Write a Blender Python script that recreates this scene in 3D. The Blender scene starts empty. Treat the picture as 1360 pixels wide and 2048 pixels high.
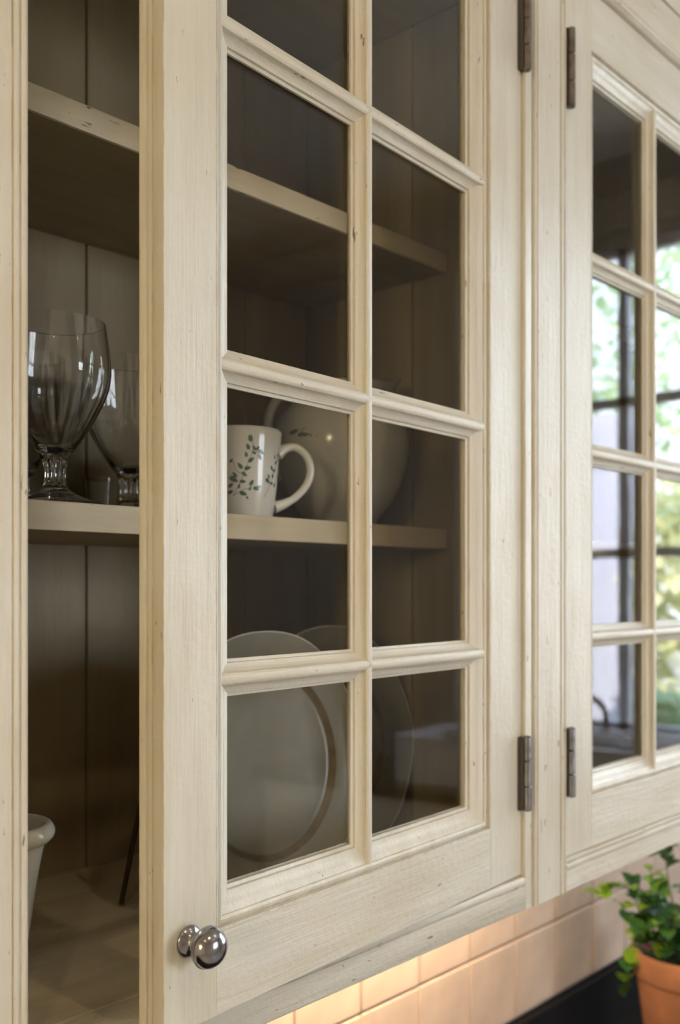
import bpy, bmesh, math, random
from mathutils import Vector, Matrix
random.seed(7)
R = math.radians
SC = bpy.context.scene
COL = SC.collection
CZ = 1.71                                   # eye height; heights below are given relative to the eye and lifted by CZ

# ------------------------------------------------------------------ camera
YAW = 42.4585
cam_d = bpy.data.cameras.new('camera')
cam = bpy.data.objects.new('camera', cam_d); COL.objects.link(cam)
cam.location = (0, 0, CZ); cam.rotation_euler = (R(90), 0, R(YAW - 90))
cam_d.sensor_fit = 'HORIZONTAL'; cam_d.sensor_width = 36
cam_d.lens = 36 * 2000 / 1360; cam_d.shift_y = (1175 - 1024) / 1360
cam_d.clip_start = .02; cam_d.clip_end = 200
cam_d.dof.use_dof = True; cam_d.dof.focus_distance = .69; cam_d.dof.aperture_fstop = 9.5
SC.camera = cam

# ------------------------------------------------------------------ world, lights, exposure
w = bpy.data.worlds.new('sky'); SC.world = w; w.use_nodes = True
wn = w.node_tree.nodes; wl = w.node_tree.links
bg = wn['Background']
tc = wn.new('ShaderNodeTexCoord'); sp = wn.new('ShaderNodeSeparateXYZ'); cr = wn.new('ShaderNodeValToRGB')
wl.new(tc.outputs['Generated'], sp.inputs[0]); wl.new(sp.outputs['Z'], cr.inputs[0]); wl.new(cr.outputs[0], bg.inputs[0])
cr.color_ramp.elements[0].color = (.84, .90, 1, 1); cr.color_ramp.elements[1].color = (.42, .60, 1, 1)
bg.inputs[1].default_value = 9

def area(name, loc, rot, sx, sy, power, color, portal=False):
    l = bpy.data.lights.new(name, 'AREA'); l.shape = 'RECTANGLE'; l.size = sx; l.size_y = sy
    l.energy = power; l.color = color
    if portal: l.cycles.is_portal = True
    o = bpy.data.objects.new(name, l); COL.objects.link(o); o.location = loc; o.rotation_euler = rot
    return o
WX = 3.9; RX0 = -2.6; RY0 = -3.3; WY = .88; RZ = 3.52         # room
area('window_portal', (WX + .02, -.42, CZ + .41), (0, R(90), 0), 2.0, 1.5, 1, (1, 1, 1), True)
area('fill_window_portal', (2.0, RY0 - .02, 1.95), (R(90), 0, 0), 1.4, 1.4, 1, (1, 1, 1), True)
sun_d = bpy.data.lights.new('sun', 'SUN'); sun_d.energy = 34; sun_d.angle = R(1); sun_d.color = (1, .93, .82)
sun = bpy.data.objects.new('sun', sun_d); COL.objects.link(sun)
sun.rotation_euler = Vector((.60, -.35, -.75)).to_track_quat('-Z', 'Y').to_euler()   # high sun from behind the house, lights the garden only
LAMP_W = 14; FILL_W = 480
SC.view_settings.view_transform = 'Standard'; SC.view_settings.look = 'None'
SC.view_settings.gamma = 1; SC.view_settings.use_curve_mapping = False
SC.view_settings.exposure = .66
SC.cycles.use_denoising = True
SC.cycles.max_bounces = 10; SC.cycles.transmission_bounces = 10; SC.cycles.transparent_max_bounces = 12
SC.cycles.diffuse_bounces = 5; SC.cycles.glossy_bounces = 4
SC.cycles.caustics_reflective = False; SC.cycles.caustics_refractive = False
SC.cycles.sample_clamp_indirect = 6

# ------------------------------------------------------------------ materials
def newmat(name):
    m = bpy.data.materials.new(name); m.use_nodes = True
    nt = m.node_tree; return m, nt, nt.nodes, nt.links, nt.nodes['Principled BSDF']
def noise(n, l, scale, vec, detail=4, rough=.55):
    t = n.new('ShaderNodeTexNoise'); t.inputs['Scale'].default_value = scale
    t.inputs['Detail'].default_value = detail; t.inputs['Roughness'].default_value = rough
    if vec is not None: l.new(vec, t.inputs['Vector'])
    return t.outputs['Fac']
def ramp(n, l, fac, stops):
    r = n.new('ShaderNodeValToRGB'); e = r.color_ramp.elements
    while len(e) < len(stops): e.new(.5)
    for i, (p, c) in enumerate(stops):
        e[i].position = p; e[i].color = (c if len(c) == 4 else (*c, 1))
    l.new(fac, r.inputs[0]); return r.outputs[0]
def mixc(n, l, fac, a, b, mode='MIX'):
    m = n.new('ShaderNodeMix'); m.data_type = 'RGBA'; m.blend_type = mode
    for s, v in ((m.inputs[0], fac), (m.inputs[6], a), (m.inputs[7], b)):
        if hasattr(v, 'default_value') or hasattr(v, 'is_output'): l.new(v, s)
        elif isinstance(v, (int, float)): s.default_value = v
        else: s.default_value = (*v, 1)
    return m.outputs[2]
def math_(n, l, op, a, b=None):
    m = n.new('ShaderNodeMath'); m.operation = op
    for s, v in ((m.inputs[0], a), (m.inputs[1], b)):
        if v is None: continue
        if isinstance(v, (int, float)): s.default_value = v
        else: l.new(v, s)
    return m.outputs[0]
def mapping(n, l, scale, loc=(0, 0, 0)):
    t = n.new('ShaderNodeTexCoord'); m = n.new('ShaderNodeMapping')
    m.inputs['Scale'].default_value = scale; m.inputs['Location'].default_value = loc
    l.new(t.outputs['Object'], m.inputs['Vector']); return m.outputs['Vector']

def paint(name, base, axis, rough=.36, wear=True, bump=.20, strong=1.0, bumpdist=.0016):
    """brushed, slightly crazed old paint; brush strokes run along `axis`"""
    m, nt, n, l, b = newmat(name)
    def sc(a, c): s = [c, c, c]; s['xyz'.index(axis)] = a; return tuple(s)
    v1 = mapping(n, l, sc(14, 300)); v2 = mapping(n, l, sc(5, 45), (3, 1, 2)); v3 = mapping(n, l, sc(60, 240), (7, 5, 1))
    v0 = mapping(n, l, (1, 1, 1))
    f1 = noise(n, l, 1, v1, 6, .65); f2 = noise(n, l, 1, v2, 4); fl = noise(n, l, 7, v0, 3)
    dark = tuple(c * k for c, k in zip(base, (.90, .865, .80)))
    lite = tuple(min(1, c * k) for c, k in zip(base, (1.03, 1.03, 1.03)))
    c = ramp(n, l, f2, [(.3, dark), (.7, lite)])
    blot = ramp(n, l, fl, [(.42, (1, 1, 1)), (.72, (.93, .895, .83))])
    c = mixc(n, l, 1.0, c, blot, 'MULTIPLY')
    strk = ramp(n, l, f1, [(.50, (1, 1, 1)), (.78, (.91, .875, .81))])
    c = mixc(n, l, .6 * strong, c, strk, 'MULTIPLY')
    if wear:
        # small chips through to dark wood, and tan rub-through on the arrises
        f3 = noise(n, l, 1, v3, 3, .5)
        chip = ramp(n, l, f3, [(.705, (0, 0, 0)), (.735, (1, 1, 1))])
        c = mixc(n, l, math_(n, l, 'MULTIPLY', chip, .8), c, (.13, .08, .045))
        be = n.new('ShaderNodeBevel'); be.samples = 3; be.inputs['Radius'].default_value = .0011
        g = n.new('ShaderNodeNewGeometry'); dp = n.new('ShaderNodeVectorMath'); dp.operation = 'DOT_PRODUCT'
        l.new(be.outputs[0], dp.inputs[0]); l.new(g.outputs['Normal'], dp.inputs[1])
        ed = ramp(n, l, dp.outputs['Value'], [(.80, (1, 1, 1)), (.975, (0, 0, 0))])
        f4 = noise(n, l, 1, mapping(n, l, sc(38, 110), (2, 8, 4)), 5, .6)
        em = math_(n, l, 'MULTIPLY', ed, ramp(n, l, f4, [(.46, (0, 0, 0)), (.57, (1, 1, 1))]))
        c = mixc(n, l, math_(n, l, 'MULTIPLY', em, .75), c, (.30, .19, .095))
    l.new(c, b.inputs['Base Color'])
    rr = ramp(n, l, f1, [(.3, (rough - .07,) * 3), (.7, (rough + .09,) * 3)])
    l.new(rr, b.inputs['Roughness'])
    h = math_(n, l, 'ADD', math_(n, l, 'MULTIPLY', f1, .7), math_(n, l, 'MULTIPLY', noise(n, l, 160, v0, 3), .45))
    bp = n.new('ShaderNodeBump'); bp.inputs['Strength'].default_value = min(1, bump * 4.2); bp.inputs['Distance'].default_value = bumpdist
    l.new(h, bp.inputs['Height']); l.new(bp.outputs[0], b.inputs['Normal'])
    b.inputs['Coat Weight'].default_value = .05; b.inputs['Coat Roughness'].default_value = .22
    return m
CREAM = (.72, .685, .60)
PZ = paint('cream_paint_upright', CREAM, 'z')
PX = paint('cream_paint_level', CREAM, 'x')
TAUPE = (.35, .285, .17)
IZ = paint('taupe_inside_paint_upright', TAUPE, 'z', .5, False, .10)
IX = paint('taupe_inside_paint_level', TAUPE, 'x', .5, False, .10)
IFL = paint('worn_shelf_floor_paint', (.66, .58, .43), 'x', .5, False, .12)
SX = paint('shelf_edge_paint', (.76, .66, .48), 'x', .45, True, .10)
GROOVE = paint('dark_taupe_joint', (.10, .085, .06), 'z', .7, False, .05)

def plain(name, col, rough=.5, metal=0, bump=0, bscale=60, var=0, vscale=8, spec=.5, coat=0):
    m, nt, n, l, b = newmat(name)
    b.inputs['Roughness'].default_value = rough; b.inputs['Metallic'].default_value = metal
    b.inputs['Specular IOR Level'].default_value = spec; b.inputs['Coat Weight'].default_value = coat
    b.inputs['Coat Roughness'].default_value = .08
    v = mapping(n, l, (1, 1, 1))
    if var:
        f = noise(n, l, vscale, v, 5)
        l.new(ramp(n, l, f, [(.3, tuple(c * (1 - var) for c in col)), (.7, tuple(min(1, c * (1 + var)) for c in col))]), b.inputs['Base Color'])
    else: b.inputs['Base Color'].default_value = (*col, 1)
    if bump:
        bp = n.new('ShaderNodeBump'); bp.inputs['Strength'].default_value = bump; bp.inputs['Distance'].default_value = .002
        l.new(noise(n, l, bscale, v, 4), bp.inputs['Height']); l.new(bp.outputs[0], b.inputs['Normal'])
    return m
def pane_mat(name, tint, extra=0.0):
    """thin window glass: clear, with a Fresnel mirror on each face"""
    m = bpy.data.materials.new(name); m.use_nodes = True; n = m.node_tree.nodes; l = m.node_tree.links
    n.remove(n['Principled BSDF']); out = n['Material Output']
    g = n.new('ShaderNodeNewGeometry'); d = n.new('ShaderNodeVectorMath'); d.operation = 'DOT_PRODUCT'
    l.new(g.outputs['Normal'], d.inputs[0]); l.new(g.outputs['Incoming'], d.inputs[1])
    a = math_(n, l, 'ABSOLUTE', d.outputs['Value']); p = math_(n, l, 'POWER', math_(n, l, 'SUBTRACT', 1.0, a), 5.0)
    f = math_(n, l, 'ADD', math_(n, l, 'MULTIPLY', p, .96), .04 + extra)
    tr = n.new('ShaderNodeBsdfTransparent'); tr.inputs[0].default_value = (*tint, 1)
    gl = n.new('ShaderNodeBsdfGlossy'); gl.inputs['Roughness'].default_value = .012
    mx = n.new('ShaderNodeMixShader'); l.new(f, mx.inputs[0]); l.new(tr.outputs[0], mx.inputs[1]); l.new(gl.outputs[0], mx.inputs[2])
    l.new(mx.outputs[0], out.inputs[0])
    bp = n.new('ShaderNodeBump'); bp.inputs['Strength'].default_value = .05; bp.inputs['Distance'].default_value = .002
    l.new(noise(n, l, 9, mapping(n, l, (1, 1, 1)), 2), bp.inputs['Height']); l.new(bp.outputs[0], gl.inputs['Normal'])
    return m
PANE = pane_mat('old_window_glass', (.97, .975, .965))
THIN = pane_mat('thin_blown_glass', (.955, .955, .95), .01)
CRYSTAL, _, n_, l_, b_ = newmat('clear_crystal')
b_.inputs['Transmission Weight'].default_value = 1; b_.inputs['Roughness'].default_value = .0; b_.inputs['IOR'].default_value = 1.5
b_.inputs['Base Color'].default_value = (.99, .99, .985, 1)
PEWTER = plain('aged_nickel', (.36, .35, .36), .17, 1, .10, 140, .25, 90)
BRASS = plain('tarnished_hinge_metal', (.22, .19, .165), .30, 1, .15, 200, .3, 60)
STEELH = plain('grey_hinge_metal', (.30, .29, .29), .27, 1, .15, 200, .3, 60)
BLACKM = plain('dark_metal_and_leaf_shadow', (.09, .075, .06), .5, .6)
WHITE = plain('white_glazed_china', (.82, .79, .72), .14, 0, .03, 60, .05, 20, .5, .3)
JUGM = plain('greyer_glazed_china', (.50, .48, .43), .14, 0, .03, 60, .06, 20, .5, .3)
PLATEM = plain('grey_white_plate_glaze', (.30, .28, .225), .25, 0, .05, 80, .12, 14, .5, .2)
PLRIM = plain('brown_worn_plate_line', (.17, .125, .065), .4, 0, .05, 80, .25, 60)
LEAFP = plain('green_leaf_transfer', (.095, .155, .10), .3, 0, 0, 0, .35, 160, .5, .3)
STEMP = plain('brown_stem_transfer', (.19, .13, .085), .3)
WIRE = plain('dark_bronze_wire', (.085, .055, .03), .4, .7)
BLACKG = plain('black_granite', (.012, .011, .011), .5, 0, .05, 400, .8, 300, .05)
GROUT = plain('pale_grout', (.62, .52, .42), .85, 0, .3, 200, .08, 30)
TILE = plain('pinkish_beige_tile', (.56, .425, .315), .38, 0, .18, 26, .11, 16)
TERRA = plain('terracotta', (.29, .125, .06), .8, 0, .22, 60, .22, 17)
SOIL = plain('dark_potting_soil', (.03, .02, .013), .95, 0, .8, 90, .4, 60)
WALLP = plain('warm_plaster', (.70, .66, .58), .8, 0, .1, 40, .04, 3)
CEILP = plain('ceiling_white', (.54, .50, .43), .85, 0, .05, 30, .03, 3)
BEAMP = plain('taupe_beam_paint', (.24, .22, .20), .6, 0, .1, 30, .1, 5)
FLOORM = plain('limestone_floor', (.46, .43, .38), .4, 0, .1, 30, .25, 9)
STEELW = plain('bloom_lightened_black_steel', (.55, .58, .64), .45, .2)  # black steel, its colour lightened to imitate bloom from the bright panes
SILLM = plain('white_sill_paint', (.80, .80, .80), .4)
SINKM = plain('white_fireclay', (.55, .54, .54), .15)
SINKIN = plain('stainless_steel', (.38, .39, .40), .28, .9)
RENDER = plain('pale_render_wall', (.50, .50, .60), .9, 0, .2, 12, .06, 2.5)
GRASS = plain('garden_ground', (.30, .29, .27), .9, 0, .3, 10, .3, 4)
BARK = plain('bark', (.12, .09, .06), .9, 0, .4, 40, .3, 20)
def leafmat(name, cols, tr=.25, rough=.35):
    m, nt, n, l, b = newmat(name)
    oi = n.new('ShaderNodeObjectInfo'); l.new(ramp(n, l, math_(n, l, 'FRACT', math_(n, l, 'ADD', oi.outputs['Random'], noise(n, l, 7, mapping(n, l, (1, 1, 1)), 1))), cols), b.inputs['Base Color'])
    b.inputs['Roughness'].default_value = rough
    t = n.new('ShaderNodeBsdfTranslucent'); mx = n.new('ShaderNodeMixShader'); mx.inputs[0].default_value = tr
    cl = b.inputs['Base Color'].links[0].from_socket; l.new(cl, t.inputs[0])
    l.new(b.outputs[0], mx.inputs[1]); l.new(t.outputs[0], mx.inputs[2]); l.new(mx.outputs[0], n['Material Output'].inputs[0])
    return m
LEAFD = leafmat('dark_green_leaf', [(.0, (.02, .075, .03)), (.5, (.035, .12, .035)), (1, (.07, .19, .03))])
LEAFL = leafmat('young_yellow_green_leaf', [(.0, (.22, .42, .03)), (.5, (.32, .50, .05)), (1, (.18, .36, .03))], .35)
LEAFY = leafmat('autumn_garden_leaf', [(.0, (.66, .66, .32)), (.35, (.46, .58, .34)), (.7, (.74, .72, .46)), (1, (.50, .60, .50))], .4, .6)
LEAFG = leafmat('garden_shrub_leaf', [(.0, (.38, .54, .30)), (.5, (.50, .66, .38)), (1, (.62, .70, .48))], .4, .6)
def emit(name, col, s):
    m = bpy.data.materials.new(name); m.use_nodes = True; n = m.node_tree.nodes; l = m.node_tree.links
    n.remove(n['Principled BSDF']); e = n.new('ShaderNodeEmission'); e.inputs[0].default_value = (*col, 1); e.inputs[1].default_value = s
    l.new(e.outputs[0], n['Material Output'].inputs[0]); return m
LAMPE = emit('lit_lamp_lens', (1, .78, .52), 40)
STRIPE = emit('lit_strip_lens', (1, .80, .56), 8)

# ------------------------------------------------------------------ mesh helpers
def link(name, me, mat, parent=None, loc=None):
    o = bpy.data.objects.new(name, me); COL.objects.link(o)
    if mat is not None and not me.materials: me.materials.append(mat)
    if parent is not None: o.parent = parent
    if loc is not None: o.location = loc
    return o
def obj(name, bm, mat, parent=None, smooth=False, loc=None):
    bmesh.ops.recalc_face_normals(bm, faces=bm.faces)
    me = bpy.data.meshes.new(name); bm.to_mesh(me); bm.free()
    if smooth:
        for p in me.polygons: p.use_smooth = True
        me.set_sharp_from_angle(angle=R(smooth if smooth is not True else 40))
    return link(name, me, mat, parent, loc)
def tag(o, label=None, cat=None, group=None, kind=None):
    if label: o['label'] = label
    if cat: o['category'] = cat
    if group: o['group'] = group
    if kind: o['kind'] = kind
    return o
def empty(name, loc=(0, 0, 0), rz=0, parent=None):
    o = bpy.data.objects.new(name, None); COL.objects.link(o); o.location = loc; o.rotation_euler = (0, 0, rz)
    o.empty_display_size = .02
    if parent is not None: o.parent = parent
    return o
def box(bm, x0, x1, y0, y1, z0, z1, bev=0.0, seg=2):
    r = bmesh.ops.create_cube(bm, size=1)
    vs = r['verts']
    for v in vs:
        v.co = Vector((x0 if v.co.x < 0 else x1, y0 if v.co.y < 0 else y1, z0 if v.co.z < 0 else z1))
    if bev:
        es = list({e for v in vs for e in v.link_edges})
        bmesh.ops.bevel(bm, geom=es, offset=bev, segments=seg, affect='EDGES', profile=.6)
    return bm
def bx(name, x0, x1, y0, y1, z0, z1, mat, parent=None, bev=.0012):
    o = obj(name, box(bmesh.new(), x0, x1, y0, y1, z0, z1, bev), mat, parent, 30 if bev else False)
    for p in o.data.polygons: p.use_smooth = bool(bev) and max(abs(c) for c in p.normal) < .9995
    return o
def lathe(prof, n=48, mod=None, close=True, bm=None):
    """prof: list of (r, z); mod(theta, r, z) -> r"""
    bm = bm or bmesh.new(); rings = []
    for r, z in prof:
        if r < 1e-6: rings.append([bm.verts.new((0, 0, z))]); continue
        ring = []
        for i in range(n):
            t = 2 * math.pi * i / n; rr = mod(t, r, z) if mod else r
            ring.append(bm.verts.new((rr * math.cos(t), rr * math.sin(t), z)))
        rings.append(ring)
    for a, b in zip(rings, rings[1:]):
        for i in range(n):
            j = (i + 1) % n
            if len(a) == 1 and len(b) == 1: continue
            if len(a) == 1: bm.faces.new((a[0], b[i], b[j]))
            elif len(b) == 1: bm.faces.new((a[i], a[j], b[0]))
            else: bm.faces.new((a[i], a[j], b[j], b[i]))
    return bm
def spline(pts, k=6):
    """Catmull-Rom through 2D or 3D points"""
    P = [Vector(p) for p in pts]; P = [P[0] * 2 - P[1]] + P + [P[-1] * 2 - P[-2]]; out = []
    for i in range(1, len(P) - 2):
        for j in range(k):
            t = j / k; a, b, c, d = P[i - 1], P[i], P[i + 1], P[i + 2]
            out.append(.5 * ((2 * b) + (c - a) * t + (2 * a - 5 * b + 4 * c - d) * t * t + (3 * b - a - 3 * c + d) * t ** 3))
    out.append(P[-2]); return out
def tube(bm, pts, rad, n=10, flat=1.0, up=Vector((0, 0, 1))):
    pts = [Vector(p) for p in pts]; rads = rad if isinstance(rad, (list, tuple)) else [rad] * len(pts); rings = []
    for i, p in enumerate(pts):
        t = (pts[min(i + 1, len(pts) - 1)] - pts[max(i - 1, 0)]).normalized()
        u = up.cross(t)
        if u.length < 1e-3: u = Vector((1, 0, 0)).cross(t)
        u.normalize(); v = t.cross(u)
        rings.append([bm.verts.new(p + u * math.cos(2 * math.pi * k / n) * rads[i] + v * math.sin(2 * math.pi * k / n) * rads[i] * flat) for k in range(n)])
    for a, b in zip(rings, rings[1:]):
        for k in range(n): bm.faces.new((a[k], a[(k + 1) % n], b[(k + 1) % n], b[k]))
    bm.faces.new(rings[0][::-1]); bm.faces.new(rings[-1]); return bm
def extrude_profile(prof, axis, a0, a1):
    """closed profile of (u, y) swept along axis: 'z' -> u is x ; 'x' -> u is z"""
    bm = bmesh.new(); ends = []
    for a in (a0, a1):
        ends.append([bm.verts.new((u, y, a) if axis == 'z' else (a, y, u)) for u, y in prof])
    k = len(prof)
    for i in range(k): bm.faces.new((ends[0][i], ends[0][(i + 1) % k], ends[1][(i + 1) % k], ends[1][i]))
    bm.faces.new(ends[0][::-1]); bm.faces.new(ends[1]); return bm
def ring_profile(x0, x1, z0, z1, prof):
    """prof of (outward offset from the rectangle, y) swept round the rectangle with mitred corners"""
    bm = bmesh.new(); cols = []
    for sx, sz, cx, cz in ((-1, -1, x0, z0), (1, -1, x1, z0), (1, 1, x1, z1), (-1, 1, x0, z1)):
        cols.append([bm.verts.new((cx + sx * o, y, cz + sz * o)) for o, y in prof])
    k = len(prof)
    for c in range(4):
        a, b = cols[c], cols[(c + 1) % 4]
        for i in range(k): bm.faces.new((a[i], a[(i + 1) % k], b[(i + 1) % k], b[i]))
    return bm

# ------------------------------------------------------------------ the room (structure)
def struct(o): o['kind'] = 'structure'; return o
struct(bx('floor', RX0, WX, RY0, WY, -.05, 0, FLOORM, bev=0))
struct(bx('ceiling', RX0, WX, RY0, WY, RZ, RZ + .05, CEILP, bev=0))
wall_back = struct(bx('wall_back', RX0, WX, WY, WY + .12, 0, RZ, GROUT, bev=0))
struct(bx('wall_left', RX0 - .1, RX0, RY0, WY, 0, RZ, WALLP, bev=0))
W1 = (-1.17, .33, CZ - .61, CZ + 1.44)      # window over the sink: y0 y1 z0 z1
bm = bmesh.new()
box(bm, WX, WX + .15, RY0, W1[0], 0, RZ); box(bm, WX, WX + .15, W1[1], WY, 0, RZ)
box(bm, WX, WX + .15, W1[0], W1[1], 0, W1[2]); box(bm, WX, WX + .15, W1[0], W1[1], W1[3], RZ)
struct(obj('wall_right', bm, BEAMP))
W2 = (1.3, 2.7, 1.25, 2.65)
bm = bmesh.new()
box(bm, RX0, W2[0], RY0 - .12, RY0, 0, RZ); box(bm, W2[1], WX, RY0 - .12, RY0, 0, RZ)
box(bm, W2[0], W2[1], RY0 - .12, RY0, 0, W2[2]); box(bm, W2[0], W2[1], RY0 - .12, RY0, W2[3], RZ)
struct(obj('wall_front', bm, WALLP))
struct(bx('trim_1', WX - .06, WX, RY0, WY, CZ + 1.50, CZ + 1.64, BEAMP))
struct(bx('trim_2', WX - .16, WX + .15, W1[0] - .06, W1[1] + .06, W1[2] - .03, W1[2] + .008, SILLM))
# window_1: steel casement, glass bars
win = struct(empty('window_1', (0, 0, 0)))
def bar(y0, y1, z0, z1, t=.04, par=win): return bx('window_frame', WX + .05, WX + .05 + t, y0, y1, z0, z1, STEELW, par, 0)
bar(W1[0], W1[0] + .03, W1[2], W1[3]); bar(W1[1] - .03, W1[1], W1[2], W1[3])
bar(W1[0], W1[1], W1[2], W1[2] + .035); bar(W1[0], W1[1], W1[3] - .03, W1[3])
MUL = [-.915, -.43, .0]
for i, y in enumerate(MUL): bx('glazing_bar', WX + .05, WX + .09, y - .023, y + .023, W1[2], W1[3], STEELW, win, 0)
for z in (.147, .79): bx('glazing_bar', WX + .05, WX + .09, W1[0], W1[1], CZ + z - .02, CZ + z + .02, STEELW, win, 0)
ys = [W1[0]] + MUL + [W1[1]]; zs = [W1[2], CZ + .147, CZ + .79, W1[3]]
for a, b in zip(ys, ys[1:]):
    for c, d in zip(zs, zs[1:]): bx('pane', WX + .068, WX + .072, a + .022, b - .022, c + .018, d - .018, PANE, win, 0)
fill_win = struct(empty('added_fill_window', (0, 0, 0)))  # added window, unseen behind the eye, put in to light the cabinet fronts
for a, b in ((W2[0], W2[0] + .06), (1.97, 2.03), (W2[1] - .06, W2[1])):
    bx('window_frame', a, b, RY0 - .09, RY0 - .04, W2[2], W2[3], SILLM, fill_win, 0)
for c, d in ((W2[2], W2[2] + .06), (1.92, 1.98), (W2[3] - .06, W2[3])):
    bx('window_frame', W2[0], W2[1], RY0 - .088, RY0 - .042, c, d, SILLM, fill_win, 0)

# tiled splashback: the tiles the camera can see
T = .125
k = 0
tm = bmesh.new(); box(tm, 0, T - .0022, 0, .009, 0, T - .004, .0017, 2)
tme = bpy.data.meshes.new('tile'); bmesh.ops.recalc_face_normals(tm, faces=tm.faces); tm.to_mesh(tme); tm.free(); tme.materials.append(TILE)
for p in tme.polygons: p.use_smooth = max(abs(c) for c in p.normal) < .9995
for r in range(3):
    for c in range(-11, 12):
        o = link('tile', tme, None, wall_back, (.870 + c * T - .0, WY - .0085 + random.uniform(-.0006, .0006), CZ - .6865 + r * T))
        o.rotation_euler = (random.uniform(-.004, .004), 0, random.uniform(-.005, .005))
# ------------------------------------------------------------------ garden outside the window
struct(bx('ground', WX + .15, 40, -30, 20, -.2, -.1, GRASS, bev=0))
o = bx('garden_wall', 7.6, 7.8, -9.0, -2.62, -.1, 3.15, RENDER, bev=.02)
tag(o, 'pale lavender rendered wall outside, mirrored in the right cabinet door', 'wall')
def tree(name, x, y, h, r, nl, mat, label, seed):
    rr = random.Random(seed); e = empty(name, (x, y, -.1)); tag(e, label, 'tree', 'shrubs and trees in the garden')
    b = bmesh.new(); tube(b, spline([(0, 0, 0), (.05, .03, h * .4), (0, -.04, h * .8)], 4), [.07 * (1 - .5 * i / 8) for i in range(9)], 8)
    obj('trunk', b, BARK, e, 60)
    b = bmesh.new()
    for i in range(nl):
        d = Vector((rr.gauss(0, 1), rr.gauss(0, 1), rr.gauss(0, 1))).normalized() * rr.uniform(.35, 1) ** .5
        c = Vector((d.x * r, d.y * r, h * .62 + d.z * h * .42)); s = rr.uniform(.05, .11)
        M = Matrix.Rotation(rr.uniform(0, 6.3), 3, 'Z') @ Matrix.Rotation(rr.uniform(-1, 1), 3, 'X')
        q = [b.verts.new(c + M @ Vector(p)) for p in ((0, -s, 0), (s * .6, 0, s * .15), (0, s, 0), (-s * .6, 0, s * .15))]
        b.faces.new(q)
    o = obj('foliage', b, mat, e); o['kind'] = 'stuff'
tree('garden_shrub', 6.9, -1.75, 2.6, .62, 1500, LEAFY, 'yellow-green shrub outside the window, mirrored in the right door', 1)
tree('garden_tree', 12.0, -7.2, 6.6, 1.5, 2200, LEAFY, 'taller yellowing tree rising behind the pale wall', 2)
tree('garden_bush', 5.3, -1.36, 1.2, .30, 900, LEAFG, 'low green bush at the foot of the pale wall', 3)
tree('garden_tree', 10.6, -3.35, 6.4, 1.35, 2600, LEAFG, 'tall green tree standing furthest back in the garden', 4)

# sink run under the window
sk = empty('sink_cabinet', (WX - .3, -.6, 0)); tag(sk, 'cream base cabinet with dark worktop under the sink window', 'cabinet')
o = bx('carcass', -.28, .29, -1.2, 1.2, .08, .88, PZ, sk); 
bx('counter_slab', -.30, .295, -1.25, 1.25, .88, .92, BLACKG, sk)
sn = empty('sink', (WX - .33, -.66, .92)); tag(sn, 'raised steel and white sink under the window', 'sink')
b = bmesh.new(); box(b, -.24, -.215, -.5, .5, 0, .185, .006); box(b, .215, .24, -.5, .5, 0, .185, .006)
box(b, -.24, .24, -.5, -.475, 0, .185, .006); box(b, -.24, .24, .475, .5, 0, .185, .006); box(b, -.24, .24, -.5, .5, 0, .02)
obj('basin', b, SINKM, sn, 30)
b = bmesh.new(); box(b, -.245, -.215, -.505, .505, .186, .2, .003); box(b, .215, .245, -.505, .505, .186, .2, .003); box(b, -.245, .245, -.505, -.475, .186, .2, .003); box(b, -.245, .245, .475, .505, .186, .2, .003)
obj('rim', b, SINKM, sn, 30)
fc = empty('faucet', (WX - .075, -.93, 1.12)); tag(fc, 'dark arched kitchen tap standing behind the sink', 'tap')
b = bmesh.new(); tube(b, spline([(0, 0, -.2), (0, 0, .03), (-.005, -.01, .09), (-.03, -.05, .13), (-.07, -.10, .115), (-.08, -.12, .06)], 6), .012, 10)
obj('spout', b, BLACKM, fc, 60)
b = bmesh.new(); tube(b, [(0, 0, -.2), (0, 0, -.175)], .026, 14); obj('base', b, BLACKM, fc, 40)
b = bmesh.new(); tube(b, [(0, .02, -.12), (0, .075, -.10)], .007, 8); obj('handle', b, BLACKM, fc, 40)

# ceiling downlights
for i, (x, y) in enumerate(((-.9, -.9), (.35, -1.0), (1.9, -1.0), (-.9, -2.3), (1.2, -2.4))):
    e = empty('ceiling_light', (x, y, RZ)); tag(e, 'small round recessed ceiling spotlight ' + ('in the row nearest the cabinets, left end', 'above the standing place in front of the cabinets', 'in the row nearest the cabinets, towards the sink window', 'of the far row, left end', 'of the far row, beside the added fill window')[i], 'light', 'recessed ceiling spotlights')
    b = bmesh.new(); lathe([(.042, 0), (.055, -.001), (.057, -.005), (.043, -.007), (.041, 0)], 32, bm=b); obj('trim_ring', b, PEWTER, e, 40)
    b = bmesh.new(); lathe([(0, -.003), (.040, -.003)], 24, bm=b); obj('lens', b, LAMPE, e)
    l = bpy.data.lights.new('downlight', 'SPOT'); l.energy = LAMP_W; l.color = (1, .80, .56); l.spot_size = R(115); l.spot_blend = .8; l.shadow_soft_size = .04
    lo = bpy.data.objects.new('downlight', l); COL.objects.link(lo); lo.location = (x, y, RZ - .02)

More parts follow.
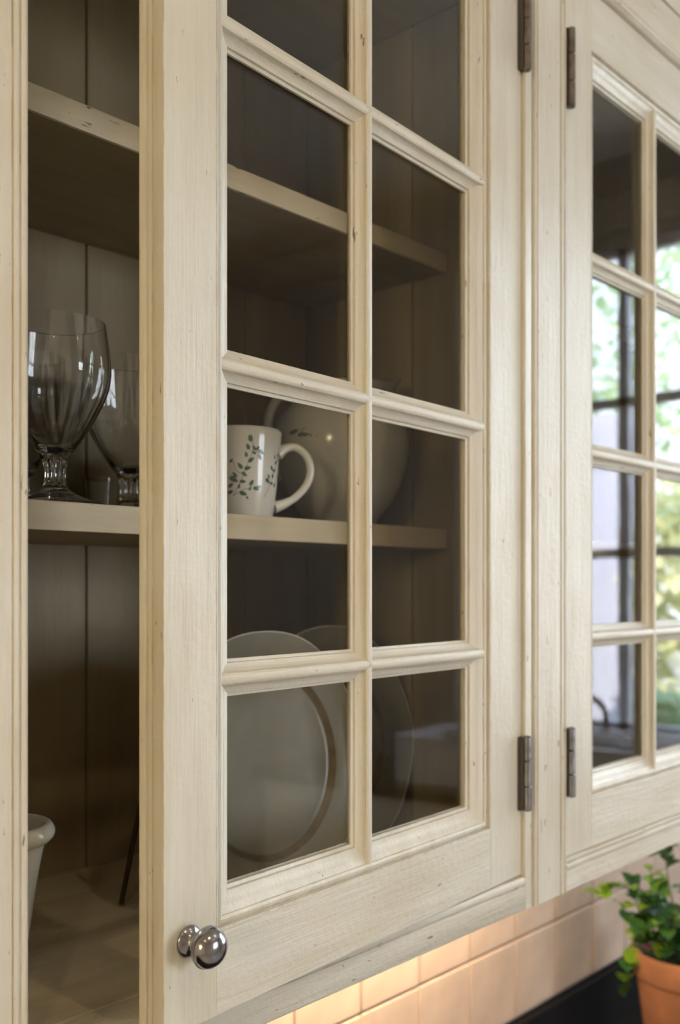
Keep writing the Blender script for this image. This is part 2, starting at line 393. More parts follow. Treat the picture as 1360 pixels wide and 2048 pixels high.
# added warm fill lamp, out of view, to brighten the left-facing surfaces
e = empty('added_fill_lamp', (-1.25, -.15, 2.02)); tag(e, 'added globe fill lamp, unseen, left of the cabinets', 'lamp')
obj('globe', lathe([(0, -.12), (.05, -.11), (.09, -.08), (.115, -.03), (.12, 0), (.115, .03), (.09, .08), (.05, .11), (.03, .118)], 40), emit('added_fill_glow', (1, .80, .50), 4), e, 60)
b = bmesh.new(); tube(b, [(0, 0, .115), (0, 0, .16)], .034, 20); obj('cap', b, PEWTER, e, 40)
b = bmesh.new(); tube(b, [(0, 0, .15), (0, 0, RZ - 2.02)], .004, 8); obj('cord', b, BLACKM, e)
l = bpy.data.lights.new('fill_bulb', 'POINT'); l.energy = FILL_W; l.color = (1, .80, .46); l.shadow_soft_size = .122
lo = bpy.data.objects.new('fill_bulb', l); COL.objects.link(lo); lo.location = (-1.25, -.15, 2.02)
# ------------------------------------------------------------------ the cabinets
YF = .514                 # front of the face frames
YD = .5178                # front of the closed doors
YB = .855                 # front of the back boards
ZB, ZO, ZT, ZTOP = -.3075, -.2765, .6335, .69
STICK = [(0, .0175), (0, .0135), (.0022, .0125), (.0026, .0105), (.0055, .0098), (.0095, .0075), (.0125, .0050), (.0150, .0040),
         (.0152, .0028), (.0172, .0018), (.0192, .0026), (.0200, .0042), (.0212, .0046), (.0213, .0002), (.0225, .0000), (.0225, .0175)]
def muntin_prof(c, hw):
    s = hw / .0120
    P = [(.0120, .0150), (.0120, .0132), (.0100, .0124), (.0096, .0106), (.0072, .0095), (.0050, .0078), (.0040, .0056), (.0038, .0040), (.0026, .0028), (.0010, .0024)]
    return [(c + u * s, y) for u, y in P] + [(c - u * s, y) for u, y in reversed(P)]
def make_door(parent, loc, rz, W, sl, sr, mx, rows, rebate, panelabel):
    """x from the left edge, y inwards, z relative to the eye"""
    d = empty('door', loc, rz, parent)
    zb, zt = -.2745, .6310; ob, ot = -.2205, .5695; sw = .0225; D = .0228
    if rebate:      # rebated closing edge
        pr = [(0, 0), (sl, 0), (sl, D), (0, D), (0, .0172), (.0004, .0168), (.0022, .0163), (.0022, .0158), (.0008, .0154), (.0008, .0116), (.0026, .0112), (.0026, .0104), (.0004, .0102), (0, .0098)]
        b = extrude_profile(pr, 'z', zb, zt)
        bmesh.ops.bevel(b, geom=[e for e in b.edges if abs(e.verts[0].co.z - e.verts[1].co.z) > .1], offset=.00025, segments=1, affect='EDGES')
        obj('stile', b, PZ, d, 30)
    else: bx('stile', 0, sl, 0, D, zb, zt, PZ, d, .0010)
    bx('stile', W - sr, W, 0, D, zb, zt, PZ, d, .0010)
    bx('rail', sl - .0002, W - sr + .0002, .0001, D, zb, ob, PX, d, .0006)
    bx('rail', sl - .0002, W - sr + .0002, .0001, D, ot, zt, PX, d, .0006)
    g = (sl + sw, W - sr - sw, ob + sw, ot - sw)
    P = [(o, y) for o, y in STICK]
    obj('moulding', ring_profile(*g, P), PX if False else PZ, d, 35)
    obj('muntin', extrude_profile(muntin_prof(mx, .0112), 'z', g[2] - .0173, g[3] + .0173), PZ, d, 35)
    for z in rows:
        obj('muntin', extrude_profile(muntin_prof(z, .0125), 'x', g[0] - .0173, g[1] + .0173), PX, d, 35)
    xs = [g[0] - .004, mx, g[1] + .004]; zz = sorted([g[2] - .004, g[3] + .004] + list(rows))
    for a, b_ in zip(xs, xs[1:]):
        for c, e in zip(zz, zz[1:]):
            bx('pane', a + .0025, b_ - .0025, .0152, .0172, c + .0025, e - .0025, PANE, d, 0)
    # glazing fillets behind the glass
    obj('glazing_bead', ring_profile(g[0], g[1], g[2], g[3], [(-.001, .0173), (.006, .0173), (.006, .0215), (.003, .0215)]), PZ, d, 30)
    b = extrude_profile([(mx - .0075, .0174), (mx + .0075, .0174), (mx + .005, .0215), (mx - .005, .0215)], 'z', g[2], g[3])
    obj('glazing_bead', b, PZ, d)
    return d
def hinge(parent, x, y, z0, z1, mat, leafx, label=None):
    h = empty('hinge', (x, y, (z0 + z1) / 2), 0, parent); L = z1 - z0; r = .0043
    e = [-.5, -.455, -.18, .18, .455, .5]
    cuts = [(-.5, -.175), (-.17, .17), (.175, .5)]
    for a, c in cuts:
        b = bmesh.new(); za, zc = a * L, c * L; q = .0008
        lathe([(0, za - (.0012 if a == -.5 else 0)), (r - q, za), (r, za + q), (r, zc - q), (r - q, zc), (0, zc + (.0012 if c == .5 else 0))], 20, bm=b)
        obj('knuckle', b, mat, h, 35)
    b = bmesh.new(); box(b, *leafx, .001, .0062, -L * .49, L * .49, .0004); obj('leaf_shadow_strip', b, BLACKM, h)  # narrow dark leaf, standing for the shadow beside the knuckles
    return h

# --- left cabinet (its right-hand door stands ajar)
cab = empty('wall_cabinet', (0, 0, CZ))
tag(cab, 'cream painted glazed wall cabinet holding glassware, its door standing ajar', 'cabinet')
FT = .022
XO, XR = .2999, .8235     # opening
def beaded(name, x0, x1, side, z0, z1, par, back=YF + FT):
    """frame stile with a small bead run down its opening edge(s)"""
    pr = [(x0, YF), (x1, YF)]
    def edge(x, s):       # s=+1: opening lies at +x
        return [(x - s * .0105, YF), (x - s * .0098, YF + .0013), (x - s * .0090, YF), (x - s * .0075, YF - .0004), (x - s * .0058, YF), (x - s * .0050, YF + .0011),
                (x - s * .0042, YF + .0001), (x - s * .0025, YF - .0004), (x - s * .0006, YF + .0003), (x, YF + .0012)]
    pts = []
    pts += list(reversed(edge(x0, -1))) if 'l' in side else [(x0, YF + .0006), (x0 + .0006, YF)]
    pts += edge(x1, 1) if 'r' in side else [(x1 - .0006, YF), (x1, YF + .0006)]
    pts += [(x1, back), (x0, back)]
    return obj(name, extrude_profile(pts, 'z', z0, z1), PZ, par, 50)
beaded('stile', .238, XO, 'r', ZB, ZTOP, cab)
# narrow right stile of the left cabinet
obj('stile', extrude_profile([(XR, YF + .0008), (XR + .0008, YF), (.8336, YF), (.8344, YF + .0002), (.8352, YF + .0022), (.8376, YF + .0035), (.8392, YF + .0035), (.8392, YF + FT), (XR, YF + FT)], 'z', ZB, ZTOP), PZ, cab, 40)
bm_ = extrude_profile([(ZB, YF + .0006), (ZB + .0006, YF), (ZO - .0090, YF), (ZO - .0084, YF + .0012), (ZO - .0076, YF), (ZO - .004, YF - .0004), (ZO - .0008, YF + .0003), (ZO, YF + .0014), (ZO, YF + FT), (ZB, YF + FT)], 'x', XO, XR)
obj('rail', bm_, PX, cab, 50)
bx('rail', XO, XR, YF, YF + FT, ZT, ZTOP, PX, cab)
bx('floor_lip', XO - .002, XR + .04, YF + FT, YF + FT + .026, ZO - .03, ZO - .0015, PX, cab, .0015)
bx('bottom_panel', .262, .875, YF + FT + .0265, YB, ZO - .02, ZO - .001, IFL, cab, .001)
bx('underside', .25, .885, YF + FT, YB + .005, ZB + .004, ZO - .0305, PX, cab, .001)
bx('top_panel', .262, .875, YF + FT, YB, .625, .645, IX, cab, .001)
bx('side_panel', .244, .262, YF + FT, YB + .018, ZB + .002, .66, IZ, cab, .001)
# boarded back and right side
for a in range(7):
    x1 = .878 - a * .1055 if a else .8745; x0 = max(.2625, .878 - (a + 1) * .1055 + .0010)
    if x1 - x0 > .01:
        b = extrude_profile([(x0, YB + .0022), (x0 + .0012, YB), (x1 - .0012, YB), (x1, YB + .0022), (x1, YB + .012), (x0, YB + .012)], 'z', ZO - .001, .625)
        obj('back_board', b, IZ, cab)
bx('backing', .262, .876, YB + .0125, YB + .017, ZO, .625, GROOVE, cab, 0)
for y0, y1 in ((YF + FT + .0005, .6905), (.6930, YB - .0002)):
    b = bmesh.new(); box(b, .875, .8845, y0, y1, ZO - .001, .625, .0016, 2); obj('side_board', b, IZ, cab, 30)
bx('side_backing', .885, .888, YF + FT, YB, ZB + .01, .64, GROOVE, cab, 0)
YS = .643
for zt, th in ((.360, .0200), (.0630, .0215)):
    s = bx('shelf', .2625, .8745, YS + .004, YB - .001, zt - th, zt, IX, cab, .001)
    bx('shelf_edging', .2625, .8745, YS, YS + .0038, zt - th, zt, SX, s, .0009)
AJ = R(3.7987)
W = .4488
hp = Vector((.8229, YD)); ox, oy = hp.x - W * math.cos(AJ), hp.y - W * math.sin(AJ)
d1 = make_door(cab, (ox, oy, 0), AJ, W, .0445, .0575, .2118, (.369, .146, -.060), True, '')
hinge(cab, .8222, YF - .0030, -.2125, -.1415, STEELH, (-.0065, .0006))
hinge(cab, .8222, YF - .0030, .4915, .5640, BRASS, (-.0065, .0006))
# knob (part of the door)
b = lathe([(0, 0), (.0100, 0), (.0102, .0008), (.0097, .0018), (.0080, .0032), (.0055, .0046), (.0047, .0065), (.0045, .0095), (.0050, .0118), (.0072, .0130), (.0105, .0137),
           (.0124, .0150), (.0130, .0166), (.0131, .0174), (.0127, .0178), (.0128, .0186), (.0119, .0215), (.0098, .0243), (.0067, .0264), (.0032, .0274), (0, .0276)], 48)
bmesh.ops.rotate(b, verts=b.verts, cent=(0, 0, 0), matrix=Matrix.Rotation(R(90), 3, 'X'))
obj('knob', b, PEWTER, d1, 50, (.0205, 0, -.2200))['label'] = 'round polished grey metal knob'
d1['label'] = 'glazed door standing ajar with a round metal knob'
# --- right cabinet
cb = empty('wall_cabinet', (0, 0, CZ)); tag(cb, 'cream painted glazed wall cabinet at right, its door shut and mirroring a window', 'cabinet')
X2, X2R = .9013, 1.331
pts = [(.8394, YF + .0035), (.8410, YF + .0034), (.8416, YF + .0004), (.8430, YF - .0003), (.8448, YF + .0002), (.8456, YF + .0016), (.8466, YF + .0016), (.8474, YF)]
x = X2
pts += [(x - .0125, YF), (x - .0118, YF + .0018), (x - .0106, YF + .0018), (x - .0100, YF), (x - .0075, YF - .0005), (x - .0050, YF + .0001), (x - .0044, YF + .0018), (x - .0034, YF + .0018),
        (x - .0028, YF + .0002), (x - .0012, YF - .0002), (x, YF + .0012), (x, YF + FT), (.8394, YF + FT)]
obj('stile', extrude_profile(pts, 'z', ZB - .001, ZTOP + .001), PZ, cb, 50)
beaded('stile', X2R, X2R + .055, 'l', ZB, ZTOP, cb)
for z, s in ((ZO + .001, 1), (.6345, -1)):
    q = [(z, YF + .0012), (z - s * .0012, YF - .0002), (z - s * .0028, YF + .0002), (z - s * .0034, YF + .0018), (z - s * .0044, YF + .0018), (z - s * .0050, YF + .0001), (z - s * .0075, YF - .0008),
         (z - s * .0100, YF), (z - s * .0106, YF + .0016), (z - s * .0116, YF)]
    zz = ZB if s > 0 else ZTOP
    q += [(zz, YF), (zz, YF + FT), (z, YF + FT)]
    obj('rail', extrude_profile(q, 'x', X2 - (.0 if s < 0 else 0), X2R), PX, cb, 50)
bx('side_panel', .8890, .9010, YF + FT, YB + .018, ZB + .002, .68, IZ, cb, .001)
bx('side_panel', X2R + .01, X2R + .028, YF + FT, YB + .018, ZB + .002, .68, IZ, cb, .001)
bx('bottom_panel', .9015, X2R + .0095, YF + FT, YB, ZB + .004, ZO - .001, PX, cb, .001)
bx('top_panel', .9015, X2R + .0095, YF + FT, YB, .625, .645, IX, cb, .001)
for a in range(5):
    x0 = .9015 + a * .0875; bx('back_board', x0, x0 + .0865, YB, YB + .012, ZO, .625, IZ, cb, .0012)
for zt, th in ((.360, .0200), (.0630, .0215)):
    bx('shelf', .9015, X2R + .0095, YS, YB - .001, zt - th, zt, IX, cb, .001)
d2 = make_door(cb, (.9030, YD, 0), 0, X2R - .0025 - .9030, .0570, .0570, .2150, (.3515, .1440, -.0525), False, '')
hinge(cb, .9095, YF - .0008, -.2130, -.1425, STEELH, (-.006, .0015))
hinge(cb, .9095, YF - .0008, .4880, .5690, BRASS, (-.006, .0015))
# frieze and cornice above both cabinets
cn = empty('cornice', (0, 0, CZ)); tag(cn, 'cream frieze board and cornice running above both cabinets', 'cornice')
bx('frieze', .238, 1.386, YF - .002, YF + .02, .6915, .80, PX, cn, .001)
obj('crown_moulding', extrude_profile([(.80, YF + .02), (.80, YF - .006), (.806, YF - .012), (.812, YF - .012), (.83, YF - .03), (.85, YF - .055), (.858, YF - .058), (.87, YF - .06), (.87, YF + .02)], 'x', .238, 1.386), PX, cn, 40)
# under-cabinet light strip
us = empty('cabinet_light', (1.12, .80, CZ + ZB)); tag(us, 'slim warm light strip fixed under the cabinets, shining on the tiles', 'light')
bx('housing', -.42, .16, -.012, .012, -.006, .003, PEWTER, us, .001)
bx('lens', -.41, .15, -.009, .009, -.0075, -.0062, STRIPE, us, 0)
ul = area('strip_light', (.99, .80, CZ + ZB - .010), (R(-12), 0, 0), .56, .018, 3.6, (1, .74, .48)); 

# ------------------------------------------------------------------ worktop and upstand
wt = empty('worktop', (0, 0, 0)); tag(wt, 'black granite worktop with matching upstand below the tiles', 'worktop')
bx('slab', -.6, 3.0, .25, WY - .001, .885, .92, BLACKG, wt, .003)
bx('upstand', -.6, 3.0, WY - .020, WY - .001, .9202, CZ - .694, BLACKG, wt, .002)
bs = empty('base_cabinet', (0, 0, 0)); tag(bs, 'cream base cabinet carrying the black worktop', 'cabinet')
bx('carcass', -.58, 2.98, .30, WY - .002, .1, .884, PZ, bs, .002); bx('plinth', -.56, 2.96, .35, WY - .002, 0, .0995, PX, bs, 0)

# ------------------------------------------------------------------ glassware on the middle shelf
ZS = CZ + .0632; ZL = CZ + .3602; ZF = CZ + ZO - .0008
def fl(nf, amt):
    def m(t, r, z):
        a = amt(z); c = abs(math.cos(nf * t / 2)); return r * (1 - a * (1 - c) )
    return m
def goblet(loc, label, rot=0, k=1.0):
    e = empty('goblet', loc, rot); tag(e, label, 'glass', 'fluted stemmed goblets')
    out = spline([(.0385, .0), (.0388, .0014), (.030, .0042), (.018, .0085), (.0105, .0130), (.0090, .0165), (.0082, .0230), (.0086, .0300), (.0110, .0370), (.0155, .0440),
                  (.0235, .0560), (.0330, .0720), (.0400, .0880), (.0428, .1020), (.0420, .1180), (.0385, .1415)], 4)
    inn = spline([(.0378, .1417), (.0412, .118), (.0420, .102), (.0391, .088), (.0320, .073), (.0223, .0575), (.0130, .0470), (.0050, .0425), (.0, .0415)], 4)
    prof = [(0, .0)] + [(max(p.x, 0), p.y) for p in out] + [(max(p.x, 0), p.y) for p in inn]
    prof[-1] = (0, .0415)
    def mod(t, r, z):
        if r < .004: return r
        if .0145 < z < .0405 and r < .02: a = .20 * min(1, (z - .0145) / .006, (.0405 - z) / .004) ; return r * (1 - a * (1 - abs(math.cos(5 * t))))
        if z > .048: a = .045 * min(1, (z - .048) / .02) * max(0, min(1, (.1415 - z) / .05)) + .006; return r * (1 - a * (1 - abs(math.cos(5 * t))))
        if r > .012 and z < .012: return r * (1 - .006 * (1 - abs(math.cos(5 * t))))
        return r
    b = lathe(prof, 120, mod); bmesh.ops.remove_doubles(b, verts=b.verts, dist=1e-6); obj('glass_body', b, CRYSTAL, e, 60)
    return e
goblet((.4227, .6860, ZS), 'large clear fluted goblet standing nearest the front edge of the middle shelf', .2)
goblet((.5420, .7560, ZS), 'clear fluted goblet half hidden behind the ajar door edge, right of the nearest goblet', .5)
goblet((.4650, .8120, ZS), 'clear fluted goblet at the back of the shelf, its stem left of the nearest goblet', .1)
e = empty('shot_glass', (.5580, .8230, ZS)); tag(e, 'tiny clear shot glass at the back of the shelf between the goblets', 'glass')
obj('glass_body', lathe([(0, .0002), (.0145, .0002), (.0150, .001), (.0178, .042), (.0170, .0425), (.0142, .006), (0, .005)], 40), CRYSTAL, e, 40)

# ------------------------------------------------------------------ mug with leaf print
mc = Vector((.6170, .6870)); mg = empty('mug', (mc.x, mc.y, ZS)); tag(mg, 'white china mug with a green leaf sprig print, on the middle shelf', 'mug')
mo = spline([(.0270, 0), (.0285, .0012), (.0292, .0060), (.0318, .0250), (.0340, .0500), (.0362, .0720), (.0368, .0785)], 6)
mi = spline([(.0360, .0792), (.0349, .0784), (.0325, .0550), (.0300, .0250), (.0270, .0070), (.020, .0045), (0, .0040)], 5)
obj('body', lathe([(0, .001), (.024, .001)] + [(max(0, p.x), p.y) for p in mo] + [(max(0, p.x), p.y) for p in mi], 72), WHITE, mg, 50)
HD = Vector((.86, -.51, 0)).normalized()
def hp_(r, z): return HD * r + Vector((0, 0, z))
b = bmesh.new()
hpts = spline([hp_(.0335, .0600), hp_(.0410, .0660), hp_(.0515, .0675), hp_(.0615, .0600), hp_(.0655, .0470), hp_(.0620, .0335), hp_(.0515, .0215), hp_(.0410, .0150), hp_(.0305, .0110)], 6)
nn = len(hpts); tube(b, hpts, [.0036 + .0022 * max(0, abs(i / (nn - 1) - .5) * 2 - .6) / .4 for i in range(nn)], 14, 1.3, up=HD.cross(Vector((0, 0, 1))))
obj('handle', b, WHITE, mg, 60)
def mug_r(z):
    zs = [(0, .0285), (.006, .0292), (.025, .0318), (.05, .034), (.075, .0362), (.085, .037)]
    for (a, ra), (c, rc) in zip(zs, zs[1:]):
        if z <= c: return ra + (rc - ra) * (z - a) / (c - a)
    return .037
def sprig(parent, rf, az, leaves, stems, e=.00025):
    """flat print wrapped on a body: u along the girth in metres, z height"""
    def P(u, z, lift=e):
        r = rf(z) + lift; t = az + u / .033; return Vector((r * math.cos(t), r * math.sin(t), z))
    b = bmesh.new()
    for u, z, ang, L in leaves:
        ca, sa = math.cos(ang), math.sin(ang); q = []
        for a in range(12):
            t = 2 * math.pi * a / 12; x = math.cos(t) * L / 2; y = math.sin(t) * L * .27 * (1 - .35 * math.cos(t))
            q.append(b.verts.new(P(u + x * ca - y * sa, z + x * sa + y * ca)))
        c = b.verts.new(P(u, z))
        for a in range(12): b.faces.new((c, q[a], q[(a + 1) % 12]))
    obj('leaf_print', b, LEAFP, parent)
    b = bmesh.new()
    for pts in stems:
        s = spline([(u, z) for u, z in pts], 5); w_ = .00022; prev = None
        for i, p in enumerate(s):
            d = (s[min(i + 1, len(s) - 1)] - s[max(0, i - 1)]).normalized(); nrm = Vector((-d.y, d.x))
            cur = (b.verts.new(P(p.x + nrm.x * w_, p.y + nrm.y * w_, e * .8)), b.verts.new(P(p.x - nrm.x * w_, p.y - nrm.y * w_, e * .8)))
            if prev: b.faces.new((prev[0], prev[1], cur[1], cur[0]))
            prev = cur
    obj('stem_print', b, STEMP, parent)
view_az = math.atan2(-mc.y, -mc.x)
# main sprig: photographed at x 458..520, y 878..1000 ; u = to the right as seen
def px2mug(px, py): return ((px - 479) / 2180 * 1.04, .0632 * 0 + (1175 - py) / 2180 - .0632)
L_ = []
for px, py, ang, L in ((494, 886, 1.7, 10), (490, 903, 1.9, 8), (501, 905, 2.1, 7), (508, 905, .9, 7), (515, 912, -.6, 9), (501, 914, 2.5, 6), (513, 922, -1.1, 8), (487, 918, 1.8, 7), (496, 928, .7, 9), (476, 940, 2.2, 9),
                      (490, 944, .3, 9), (484, 956, -.7, 8), (466, 957, 2.2, 8), (464, 966, -.5, 12), (481, 970, 0, 8), (498, 972, 1.0, 9), (474, 979, 1.4, 6), (458, 977, .7, 8), (508, 983, -.3, 9), (511, 980, .5, 7), (482, 993, -.3, 10),
                      (495, 983, 1.2, 6), (490, 1001, -.9, 5), (457, 990, .4, 8), (460, 930, .8, 6)):
    u, z = px2mug(px, py); L_.append((u, z, ang, L / 2180 * 1.55))
S_ = [[px2mug(*p) for p in q] for q in (((462, 998), (478, 968), (490, 935), (500, 905), (496, 890)), ((464, 996), (484, 985), (505, 982), (520, 978)), ((484, 956), (470, 950), (463, 930)), ((497, 914), (508, 912), (513, 918)))]
sprig(mg, mug_r, view_az, L_, S_)
sprig(mg, mug_r, view_az + .95, [(x * .7, z, a, l * .8) for x, z, a, l in L_[4:16]], S_[:1])

# ------------------------------------------------------------------ jug
jc = Vector((.783, .7145)); jg = empty('jug', (jc.x, jc.y, ZS)); tag(jg, 'bulbous white china jug with a faint leaf print, behind the mug', 'jug')
jo = [(.036, 0), (.038, .001), (.0385, .006), (.048, .018), (.0615, .040), (.0705, .070), (.0725, .092), (.068, .112), (.056, .130), (.049, .142), (.050, .152)]
js = [(0, .001), (.034, .001)] + [(p.x, p.y) for p in spline(jo, 5)] + [(p.x, p.y) for p in spline([(.0475, .1525), (.0465, .142), (.0535, .129), (.0655, .111), (.070, .092), (.068, .070), (.059, .040), (.045, .018), (0, .010)], 5)]
LIP = math.atan2(-.35, .6)
b = lathe(js, 72)
for v in b.verts:
    if v.co.z > .120:
        t = math.atan2(v.co.y, v.co.x) - LIP; t = (t + math.pi) % (2 * math.pi) - math.pi
        k = min(1, (v.co.z - .120) / .030) ** 1.5 * math.exp(-(t / .42) ** 2)
        v.co.x += math.cos(LIP) * .017 * k; v.co.y += math.sin(LIP) * .017 * k; v.co.z += .010 * k
        v.co.z -= .004 * min(1, (v.co.z - .120) / .030) * (1 - math.exp(-(t / 1.2) ** 2))
obj('body', b, JUGM, jg, 50)
HJ = Vector((-.62, .42, 0)).normalized()
def hj(r, z): return HJ * (r if r < .066 else r * .94) + Vector((0, 0, z))
b = bmesh.new(); hpts = spline([hj(.050, .132), hj(.064, .136), hj(.078, .126), hj(.084, .106), hj(.081, .082), hj(.072, .062), hj(.062, .050)], 6)
tube(b, hpts, .0052, 12, 1.3, up=HJ.cross(Vector((0, 0, 1)))); obj('handle', b, JUGM, jg, 60)
def jug_r(z):
    q = [(.040, .0615), (.070, .0705), (.092, .0725), (.112, .068), (.13, .056)]
    for (a, ra), (c, rc) in zip(q, q[1:]):
        if z <= c: return ra + (rc - ra) * (z - a) / (c - a)
    return .056
sprig(jg, jug_r, math.atan2(-jc.y, -jc.x) - .62, [(-.003, .094, .8, .008), (.003, .089, -.3, .008), (-.001, .083, .3, .007), (.008, .085, .9, .007), (.002, .098, 1.8, .006)], [[(-.005, .076), (0, .086), (.002, .098)]], .0005)

# ------------------------------------------------------------------ plates on wire stands
def plate(name, x, y, r, lean, turn, label, ring, stand_label, lift=.006, rodside=-1):
    e = empty(name, (x, y, ZF + lift)); e.rotation_euler = (0, 0, turn); tag(e, label, 'plate', 'plates stood on edge on the cabinet floor')
    def mod(t, rr, z):
        return rr * (1 + .010 * max(0, (rr - r * .8) / (r * .2)) * math.cos(6 * t)) if rr > r * .8 else rr
    f = [(0, .0150), (ring * .93, .0150), (ring * .985, .0138), (ring, .0125), (ring * 1.02, .0108), (ring * 1.05, .0092), (r * .86, .0052), (r * .97, .0012), (r * .99, 0), (r, .0010), (r * .985, .0038), (r * .86, .0085), (ring * 1.0, .0160), (ring * .9, .0185), (ring * .8, .0215), (ring * .78, .0185), (0, .0185)]
    b = lathe(f, 96, mod)
    # face towards -y: lathe axis z -> +y
    bmesh.ops.rotate(b, verts=b.verts, cent=(0, 0, 0), matrix=Matrix.Rotation(R(-90), 3, 'X'))
    M = Matrix.Translation((0, 0, r)) 
    L = Matrix.Rotation(-lean, 4, 'X')
    bmesh.ops.transform(b, matrix=L @ M, verts=b.verts)
    obj('dish', b, PLATEM, e, 50)
    b = bmesh.new(); rings = []
    for rr, dy in ((ring * .965, .0148), (ring * .99, .0133), (ring * 1.015, .0108), (ring * 1.035, .0096)):
        rings.append([b.verts.new((rr * math.cos(t), dy - .0004, rr * math.sin(t))) for t in [2 * math.pi * i / 96 for i in range(96)]])
    for a, c in zip(rings, rings[1:]):
        for i in range(96): b.faces.new((a[i], a[(i + 1) % 96], c[(i + 1) % 96], c[i]))
    bmesh.ops.transform(b, matrix=L @ M, verts=b.verts); obj('well_line', b, PLRIM, e, 60)
    b = bmesh.new(); q = []
    tube_pts = [Vector((r * .999 * (1 + .010 * math.cos(6 * t)) * math.cos(t), .0006, r * .999 * (1 + .010 * math.cos(6 * t)) * math.sin(t))) for t in [2 * math.pi * i / 96 for i in range(97)]]
    tube(b, tube_pts, .0007, 6, up=Vector((0, 1, 0))); bmesh.ops.transform(b, matrix=L @ M, verts=b.verts); obj('rim_edge', b, WHITE, e, 60)
    # stand
    s = empty('plate_stand', (x, y, ZF)); s.rotation_euler = (0, 0, turn); tag(s, stand_label, 'plate stand', 'wire plate stands')
    for sd in (-1, 1):
        b = bmesh.new(); hx = sd * r * .38; c = r - math.sqrt(r * r - hx * hx)
        pl = [L @ (M @ Vector((hx, yy, -r + c + zz))) for yy, zz in ((-.010, .010), (-.008, -.001), (.004, -.0035), (.026, -.0035), (.028, .05), (.028, r * 1.1))]
        for p in pl: p.z = max(p.z + lift, .0022)
        tube(b, spline(pl, 4), .0016, 8); obj('front_hook', b, WIRE, s, 60)
    top = L @ (M @ Vector((0, .028, r * .1)))
    b = bmesh.new(); tube(b, [L @ (M @ Vector((-r * .38, .028, r * .1))) + Vector((0, 0, lift)), L @ (M @ Vector((r * .38, .028, r * .1))) + Vector((0, 0, lift))], .0016, 8); obj('cross_bar', b, WIRE, s)
    b = bmesh.new(); tube(b, [top + Vector((0, 0, lift)), Vector((0, .085, .0022))] if rodside > 0 else [Vector((-.094, .068, .16)), Vector((-.109, .097, .0028))], .0024 if rodside < 0 else .0016, 8); obj('back_leg', b, WIRE, s, 60)
    return e
plate('dinner_plate', .6220, .6300, .1175, R(8), 0, 'grey-white scalloped plate leaning in front of the other, near the glass', .0850, 'bronze wire stand under the front plate', rodside=-1)
plate('dinner_plate', .7555, .6740, .1175, R(8), 0, 'grey-white plate leaning behind the scalloped one, beside the right wall', .0780, 'bronze wire stand holding the rear plate', rodside=.2)

# ------------------------------------------------------------------ white footed bowl at left
bw = empty('white_pot', (.3620, .6660, ZF)); tag(bw, 'white china flower-pot shaped bowl with a rolled rim, on the cabinet floor at left', 'bowl')
pr = [(0, 0), (.018, 0), (.0185, .001)] + [(p.x, p.y) for p in spline([(.020, .006), (.024, .030), (.0285, .060), (.0325, .080), (.0345, .0885)], 4)] + \
     [(p.x, p.y) for p in spline([(.0375, .0890), (.0408, .0925), (.0412, .0965), (.0385, .1010), (.0345, .1015), (.0315, .0985), (.0305, .092), (.026, .06), (.018, .012), (0, .008)], 5)]
obj('body', lathe([(a, b_ * 1.06) for a, b_ in pr], 64), WHITE, bw, 50)

# ------------------------------------------------------------------ potted plant on the worktop
PX_, PY_ = 1.5950, .6830
pp = empty('potted_plant', (PX_, PY_, .92)); tag(pp, 'leafy green plant in a terracotta pot on the black worktop', 'plant')
obj('pot', lathe([(0, 0), (.062, 0), (.064, .002), (.084, .150), (.0845, .153), (.0880, .155), (.0905, .160), (.0925, .192), (.0915, .197), (.0885, .199), (.0850, .197), (.0830, .185), (.078, .165), (0, .165)], 64), TERRA, pp, 40)
obj('soil', lathe([(0, .178), (.05, .177), (.0795, .172)], 32), SOIL, pp, 40)
lm = bmesh.new(); NL = 7; rows_ = []
for i in range(NL):
    t = i / (NL - 1); wd = max(0, math.sin(math.pi * t ** .95)) ** .55 * .44 + (.02 if 0 < i < NL - 1 else 0)
    rows_.append([lm.verts.new((s * wd, t, .10 * math.sin(math.pi * t) + abs(s) * wd * .28 - .22 * t * t)) for s in (-1, 0, 1)] if 0 < i < NL - 1 else [lm.verts.new((0, t, -.22 * t * t))])
for a, c in zip(rows_, rows_[1:]):
    if len(a) == 1: lm.faces.new((a[0], c[1], c[0])); lm.faces.new((a[0], c[2], c[1]))
    elif len(c) == 1: lm.faces.new((a[0], a[1], c[0])); lm.faces.new((a[1], a[2], c[0]))
    else: lm.faces.new((a[0], a[1], c[1], c[0])); lm.faces.new((a[1], a[2], c[2], c[1]))
lmd = bpy.data.meshes.new('leaf'); lm.to_mesh(lmd); lm.free()
for p in lmd.polygons: p.use_smooth = True
lml = lmd.copy(); lmd.materials.append(LEAFD); lml.materials.append(LEAFL)
rr = random.Random(11); count = 0
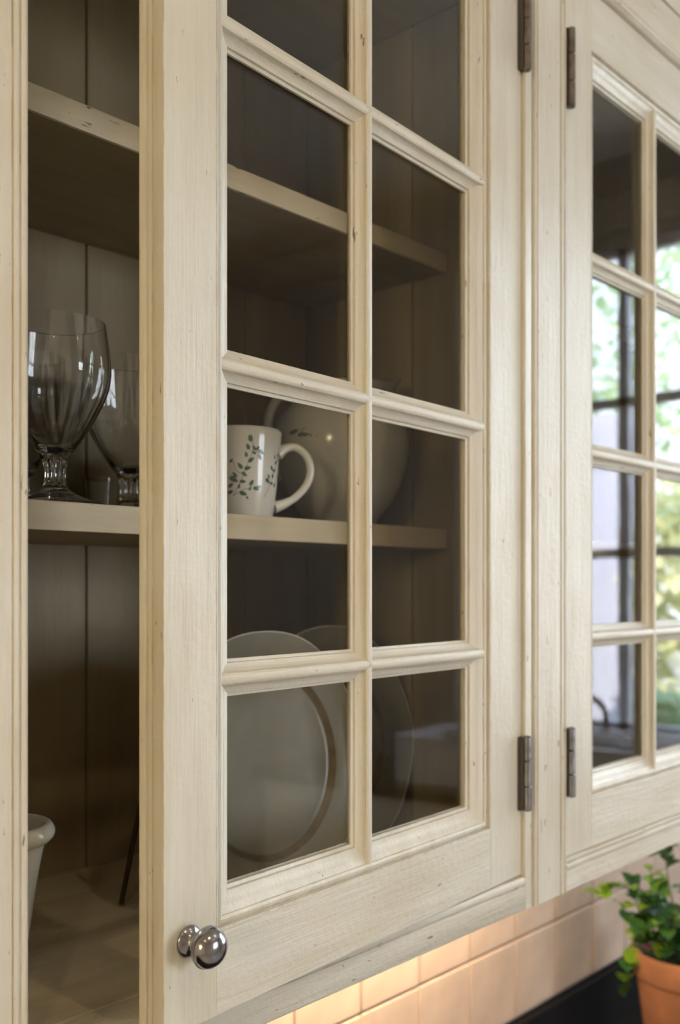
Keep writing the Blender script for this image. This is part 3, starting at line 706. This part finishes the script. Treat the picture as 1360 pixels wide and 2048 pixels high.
def put_leaf(p, d, size, light):
    global count
    o = bpy.data.objects.new('leaf', lml if light else lmd); COL.objects.link(o); o.parent = pp
    q = d.to_track_quat('Y', 'Z'); o.rotation_mode = 'QUATERNION'; o.rotation_quaternion = q
    o.location = p; o.scale = (size, size, size); count += 1
def branch(pts, nleaf, sz, light, leaf0=.25):
    s = spline(pts, 6); b = bmesh.new(); tube(b, s, [.0016 * (1 - .5 * i / len(s)) for i in range(len(s))], 6); obj('stem', b, BARK if not light else LEAFD, pp, 60)
    for i in range(nleaf):
        t = leaf0 + (1 - leaf0) * (i + rr.random() * .5) / nleaf; k_ = min(len(s) - 2, int(t * (len(s) - 1))); p = s[k_].lerp(s[k_ + 1], .5)
        d = (s[k_ + 1] - s[k_]).normalized(); side = Vector((rr.gauss(0, 1), rr.gauss(0, 1), rr.gauss(.25, .6))).normalized()
        put_leaf(p, (d * .5 + side).normalized(), sz * rr.uniform(.75, 1.2), light if isinstance(light, bool) else rr.random() < light)
for i in range(24):
    a = rr.uniform(0, 6.283); r_ = rr.uniform(.03, .12); h = rr.uniform(.01, .13) * (1.15 - r_ * 3.5)
    base = Vector((math.cos(a) * .035 * rr.random(), math.sin(a) * .035 * rr.random(), .17))
    tip = Vector((math.cos(a) * r_, math.sin(a) * r_, .20 + h))
    branch([base, base.lerp(tip, .5) + Vector((0, 0, .02)), tip], 10, .030, .10 if r_ < .06 else .25)
# named sprays seen at the left of the pot: towards the camera's left is (-.675, .738)
LV = Vector((-.675, .738, 0)); 
def q_(l, z, f=0): return LV * l + Vector((-.738 * f, -.675 * f, z))
branch([q_(.03, .19), q_(.075, .29), q_(.115, .300), q_(.150, .287)], 9, .024, True, .70)
branch([q_(.04, .18), q_(.080, .255), q_(.100, .305)], 5, .022, .5, .6)
branch([q_(.05, .18), q_(.095, .205), q_(.105, .170), q_(.095, .135)], 6, .030, .75, .35)
branch([q_(.01, .19), q_(.035, .31), q_(.04, .375)], 6, .030, False, .6)
branch([q_(.02, .19), q_(.055, .27), q_(.065, .33)], 5, .024, True, .6)
branch([q_(.04, .18), q_(.085, .22), q_(.098, .235)], 5, .026, .6, .4)
